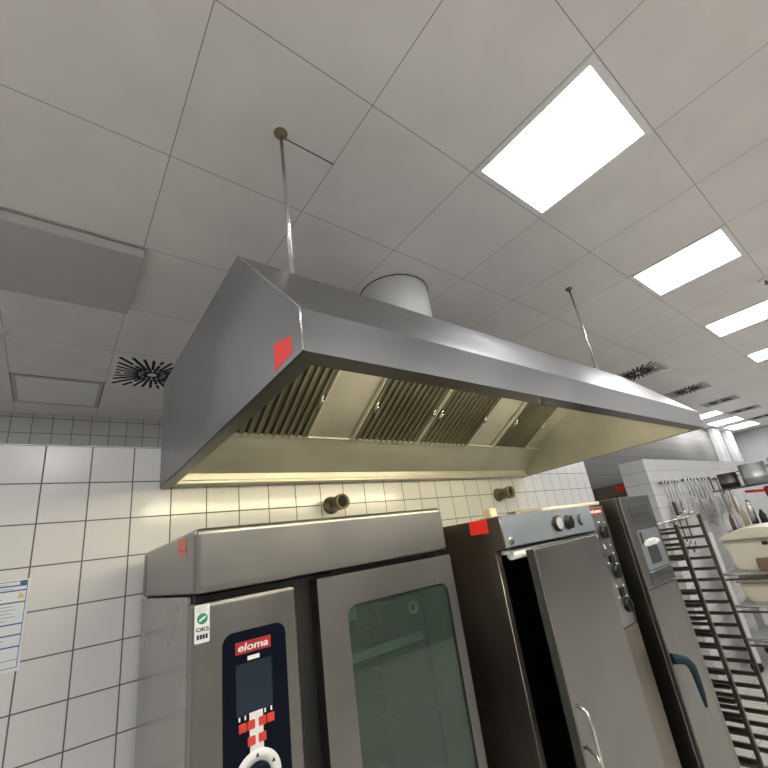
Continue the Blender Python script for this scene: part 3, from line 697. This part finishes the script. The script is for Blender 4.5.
# ------------------------------------------------------------------ shelf trolley with cream bins, facing the camera end-on
tb = thing('shelf_trolley', 'steel shelf trolley with bright rails right of the tray rack, carrying cream bins', 'trolley', (6.65, 1.36, FL))
TX0, TX1, TY0, TY1 = 6.27, 7.0, .93, 1.80
for k_, zt in enumerate((-.872, -1.215, -1.56)):
    MB().box(TX0+.03, TX1-.03, TY0+.03, TY1-.03, zt-.012, zt).build('shelf', 'duct', tb)
    MB().tube((TX0, TY0, zt-.004), (TX0, TY1, zt-.004), .016, n=10).build('front_rail', 'steel_bright', tb)
    MB().tube((TX0, TY0, zt-.062), (TX0, TY1, zt-.062), .012, n=10).build('lower_rail', 'steel_rack', tb)
for (x, y) in ((TX0+.02, TY0), (TX0+.02, TY1), (TX1, TY0), (TX1, TY1)):
    up = MB().box(x-.022, x+.022, y-.045, y+.045, -1.80, -.40 if x < 6.5 else -.86, .006).build('upright', 'white', tb)
    w_ = MB().box(x-.02, x+.02, y-.02, y+.02, -1.835, -1.80); w_.tube((x-.016, y+.01, -1.842), (x+.016, y+.01, -1.842), .057, n=18); w_.build('castor_wheel', 'black', up)
def bin_(y0, y1, z0, z1, label, dome):
    """tapering tub with a lid that arches along Y; its front looks towards -X"""
    x0, x1 = 6.31, 6.92
    t = thing('flour_bin', label, 'bin', ((x0+x1)/2, (y0+y1)/2, z0), 'cream plastic bins on the trolley')
    m_ = MB(); ins = .055
    m_._add([(x0+.02, y0+ins, z0), (x1-.02, y0+ins, z0), (x1-.02, y1-ins, z0), (x0+.02, y1-ins, z0), (x0, y0, z1), (x1, y0, z1), (x1, y1, z1), (x0, y1, z1)],
            [(0, 3, 2, 1), (4, 5, 6, 7), (0, 1, 5, 4), (1, 2, 6, 5), (2, 3, 7, 6), (3, 0, 4, 7)])
    bmesh.ops.bevel(m_.bm, geom=list(m_.bm.edges), offset=.035, segments=4, affect='EDGES')
    m_.build('tub', 'cream', t)
    n = 22; pr = [(y0-.014, z1+.004)]
    for i in range(n+1):
        a = i/n; pr.append((y0-.014+(y1-y0+.028)*a, z1+.020+dome*(1-abs(2*a-1)**2.6)))
    pr.append((y1+.014, z1+.004))
    m_ = MB().slab([(x0-.014, py, pz) for py, pz in pr], (1, 0, 0), x1-x0+.028)
    bmesh.ops.bevel(m_.bm, geom=[e for e in m_.bm.edges if abs(e.verts[0].co.x-e.verts[1].co.x) < 1e-6], offset=.012, segments=3, affect='EDGES')
    m_.build('lid', 'cream', t)
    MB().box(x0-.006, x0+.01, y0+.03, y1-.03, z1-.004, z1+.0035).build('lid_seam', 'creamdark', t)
    ym = (y0+y1)/2-.02
    MB().box(x0-.020, x0+.03, ym-.07, ym+.10, z0+.02, z0+.15, .012, seg=2).build('grip', 'wood', t)
    MB().box(x0-.018, x0-.002, ym-.07, ym-.015, z1-.07, z1-.03, .005).build('lid_clip', 'black', t)
bin_(1.00, 1.715, -.871, -.515, 'cream plastic bin with domed lid on the top shelf of the trolley', .105)
bin_(1.00, 1.70, -1.214, -.985, 'cream plastic bin on the lower shelf of the trolley, under the domed one', .02)

# ------------------------------------------------------------------ utensils on the partition
YP = 1.99
def rail(x0, x1, z, label):
    t = thing('utensil_rail', label, 'rail', ((x0+x1)/2, YP, z), 'utensil rails on the tiled partition')
    MB().box(x0, x1, YP-.030, YP-.022, z-.012, z+.012, .002).build('bar', 'steel_rack', t)
    for x in (x0+.1, x1-.1): MB().tube((x, YP, z), (x, YP-.026, z), .006, n=8).build('bracket', 'steel_rack', t)
rail(5.78, 6.50, .262, 'thin steel utensil rail on partition, left one of two')
rail(6.62, 7.95, .285, 'thin dark utensil rail on partition, right one of two')
YU = YP-.050
def ladle(x, zt, L, label, r_=.05, bowl='steel_bright', hm='steel_bright'):
    t = thing('ladle', label, 'ladle', (x, YU, zt), 'ladles hanging on the left rail')
    MB().path([(x, YU+.022, zt+.012), (x, YU+.010, zt+.03), (x, YU, zt+.015), (x, YU, zt-L)], .006, n=6).build('handle', hm, t)
    MB().lathe((x, YU-.03, zt-L-.01), [(.001, -r_*.8), (r_*.55, -r_*.65), (r_*.88, -r_*.3), (r_, 0), (r_*.93, .0), (r_*.8, -r_*.3), (.001, -r_*.7)], n=16).build('bowl', bowl, t)
def whisk(x, zt, L, label, hm='steel_bright', r_=.05, group='whisks hanging on the right rail'):
    t = thing('whisk', label, 'whisk', (x, YU, zt), group)
    MB().path([(x, YU+.022, zt+.012), (x, YU+.010, zt+.03), (x, YU, zt), (x, YU, zt-L*.42)], .011, n=8, rs=[.003, .003, .012, .012]).build('handle', hm, t)
    m_ = MB()
    for k_ in range(4):
        a = PI*k_/4; P = []
        for i in range(13):
            s_ = i/12; w_ = r_*math.sin(PI*s_); hgt = zt-L*.42-(L*.58)*math.sin(PI*s_/1.0 if s_ < .5 else PI*(1-s_))
            w_ = r_*math.cos(PI*s_)*(.35+.65*math.sin(PI*s_)) if True else w_
            P.append((x+w_*math.cos(a), YU-.03*0+w_*math.sin(a)*.7, hgt))
        m_.path(P, .0036, n=4)
    m_.build('wires', 'steel_bright', t)
def spatula(x, zt, L, label, hm='steel_bright', bm_='steel_bright', w_=.04, kind='spatula'):
    t = thing(kind, label, kind.replace('_', ' '), (x, YU, zt), 'flat tools hanging on the rails')
    MB().path([(x, YU+.022, zt+.012), (x, YU+.010, zt+.03), (x, YU, zt+.01), (x, YU, zt-L*.6)], .008, n=6).build('handle', hm, t)
    MB().box(x-w_, x+w_, YU-.003, YU+.003, zt-L, zt-L*.58, .0025).build('blade', bm_, t)
zr = .262
ladle(5.86, zr, .40, 'steel ladle hanging first from the left end of the left rail')
spatula(5.97, zr, .42, 'long black-bladed spatula on the left rail beside the first ladle', bm_='black', w_=.055)
ladle(6.09, zr, .36, 'steel ladle with deep round bowl, middle of the left rail', .065)
spatula(6.20, zr, .40, 'bright flat turner on the left rail between two ladles', w_=.05, kind='turner')
ladle(6.32, zr, .38, 'long steel ladle near the right end of the left rail', .06)
ladle(6.43, zr, .38, 'small steel ladle last on the left rail', .045)
zr = .285
whisk(6.70, zr, .48, 'steel balloon whisk first on the right rail', r_=.06)
whisk(6.84, zr, .56, 'long steel whisk second on the right rail', r_=.07)
spatula(6.98, zr, .50, 'grey steel scraper between whisks on the right rail', w_=.045, kind='scraper')
whisk(7.12, zr, .62, 'large pale wire whisk hanging in the middle of the right rail', r_=.085)
whisk(7.30, zr, .66, 'largest wire whisk right of the rail centre', r_=.10)
spatula(7.46, zr, .55, 'steel skimmer blade hanging right of the largest whisk', w_=.06, kind='skimmer')
whisk(7.62, zr, .60, 'wire whisk near the right end of the right rail', r_=.08)
whisk(7.80, zr, .52, 'brown handled wire whisk last on the right rail', hm='wood', r_=.08)
# lower utensils seen through the rack
rail(8.02, 8.85, .27, 'short utensil rail on partition beyond the whisks, holding wooden tools')
spatula(8.12, .27, .50, 'brown wooden spatula first on the short rail beyond the whisks', hm='wood', bm_='wood', w_=.06)
whisk(8.28, .27, .58, 'wire whisk with wooden handle on the short rail', hm='wood', r_=.09, group='whisks hanging on the right rail')
spatula(8.44, .27, .56, 'pale wooden paddle on the short rail beside the wooden handled whisk', hm='tan', bm_='tan', w_=.055, kind='paddle')
spatula(8.60, .27, .60, 'large brown wooden paddle on the short rail', hm='wood', bm_='wood', w_=.07, kind='paddle')
spatula(8.76, .27, .52, 'white plastic scraper last on the short rail', hm='paper', bm_='paper', w_=.05, kind='scraper')
YU = YP-.045
t_ = thing('utensil_rail', 'low utensil rail on the partition seen through the tray rack', 'rail', (5.98, YP, -.20), 'utensil rails on the tiled partition')
MB().box(5.70, 6.30, YP-.030, YP-.022, -.212, -.188, .002).build('bar', 'steel_rack', t_)
for x in (5.76, 6.24): MB().tube((x, YP, -.20), (x, YP-.026, -.20), .006, n=8).build('bracket', 'steel_rack', t_)
for i, (x, L, lb) in enumerate([(5.76, .34, 'leftmost'), (5.87, .40, 'second'), (5.98, .36, 'third'), (6.09, .42, 'fourth'), (6.2, .35, 'rightmost')]):
    t_ = thing('serving_spoon', lb+' of five steel spoons on the low rail, seen between the rack rungs', 'spoon', (x, YU, -.20), 'spoons on the low rail')
    MB().path([(x, YU+.022, -.188), (x, YU+.01, -.176), (x, YU, -.20), (x, YU, -.20-L*.7)], .009, n=6).build('handle', 'steel_bright' if i % 2 else 'steel_rack', t_)
    MB().lathe((x, YU, -.20-L*.85), [(.001, -.012), (.030, -.006), (.038, .004), (.001, -.004)], (0, -1, 0), n=14).build('bowl', 'steel_bright', t_)

# ------------------------------------------------------------------ storage rack behind the trolley
SX0, SX1 = 7.12, 7.62
sf = thing('storage_rack', 'steel storage rack behind the cream bins, holding pots and tools', 'storage rack', (7.37, 1.3, FL))
for z in (.085, -.46, -1.2):
    MB().box(SX0, SX1, .80, 1.80, z-.02, z, .003).build('shelf_board', 'steel', sf)
for x in (SX0+.015, SX1-.015):
    for y in (.785, 1.815): MB().box(x-.015, x+.015, y-.0149, y+.0149, FL, .10, .003).build('upright', 'pot', sf)
def pot(x, y, r_, h_, z, label, mat='pot'):
    t = thing('stock_pot', label, 'pot', (x, y, z), 'steel pots on the storage rack')
    MB().lathe((x, y, z), [(.001, .001), (r_-.01, .001), (r_, .012), (r_, h_*.32), (r_+.003, h_*.34), (r_, h_*.36), (r_, h_), (r_+.008, h_+.004), (r_-.006, h_+.004), (r_-.008, .012), (.001, .010)], n=28).build('body', mat, t)
    for s_ in (-1, 1):
        MB().path([(x-.04, y+s_*r_, z+h_*.75), (x-.035, y+s_*(r_+.025), z+h_*.75), (x+.035, y+s_*(r_+.025), z+h_*.75), (x+.04, y+s_*r_, z+h_*.75)], .006, n=6).build('handle', 'steel_rack', t)
pot(7.36, 1.62, .115, .20, .086, 'dull grey pot, leftmost on top of the storage rack', 'steel_rack')
pot(7.36, 1.32, .145, .27, .086, 'tall shiny pot in the middle on top of the storage rack')
pot(7.36, .985, .145, .29, .086, 'tallest shiny pot on the storage rack, at the right edge')
t = thing('mixing_machine', 'small steel machine with dark red hood on the middle board of the storage rack', 'machine', (7.37, 1.12, -.459))
MB().box(7.18, 7.58, .98, 1.28, -.459, -.37, .015, seg=2).build('base', 'steel', t)
MB().box(7.36, 7.54, 1.02, 1.24, -.37, -.10, .02, seg=3).build('column', 'white', t)
MB().box(7.16, 7.56, 1.00, 1.26, -.10, .04, .03, seg=3).build('hood', 'redlabel', t)
MB().tube((7.20, 1.26, -.01), (7.20, 1.46, .01), .018, n=10).build('lever', 'red', t)
MB().lathe((7.28, 1.13, -.365), [(.001, 0), (.06, .01), (.10, .07), (.11, .16), (.105, .16), (.09, .07), (.001, .02)], n=24).build('mixing_bowl', 'steel_bright', t)
def stick(x, y, h_, r_, mat, label, kind, cat):
    z0 = -.459
    t = MB().lathe((x, y, z0), [(.001, 0), (r_, .002), (r_, h_*.72), (r_*.5, h_*.88), (r_*.5, h_), (.001, h_)], n=16).build(kind, mat)
    tag(t, label, cat, 'bottles on the storage rack')
stick(7.22, 1.735, .20, .026, 'wood', 'slim brown bottle at the left end of the storage rack', 'bottle', 'bottle')
stick(7.22, 1.66, .27, .030, 'paper', 'white bottle on the storage rack beside the slim brown one', 'bottle', 'bottle')
stick(7.22, 1.58, .30, .032, 'tan', 'tan bottle on the storage rack between white bottle and steel flask', 'bottle', 'bottle')
stick(7.22, 1.49, .36, .040, 'steel_bright', 'tall steel flask on the storage rack right of the bottles', 'flask', 'flask')
stick(7.22, 1.39, .22, .038, 'black', 'short black bottle on the storage rack beside the red machine', 'bottle', 'bottle')

# ------------------------------------------------------------------ world and colour management
wld = bpy.data.worlds.new('world'); bpy.context.scene.world = wld; wld.use_nodes = True
wld.node_tree.nodes['Background'].inputs[0].default_value = (.5, .5, .5, 1); wld.node_tree.nodes['Background'].inputs[1].default_value = .15
sc = bpy.context.scene
sc.view_settings.view_transform = 'Standard'; sc.view_settings.look = 'None'; sc.view_settings.gamma = 1; sc.view_settings.use_curve_mapping = False
sc.view_settings.exposure = 0.14
sc.cycles.max_bounces = 10; sc.cycles.diffuse_bounces = 6; sc.cycles.glossy_bounces = 5
sc.cycles.sample_clamp_indirect = 6
sc.cycles.use_denoising = True
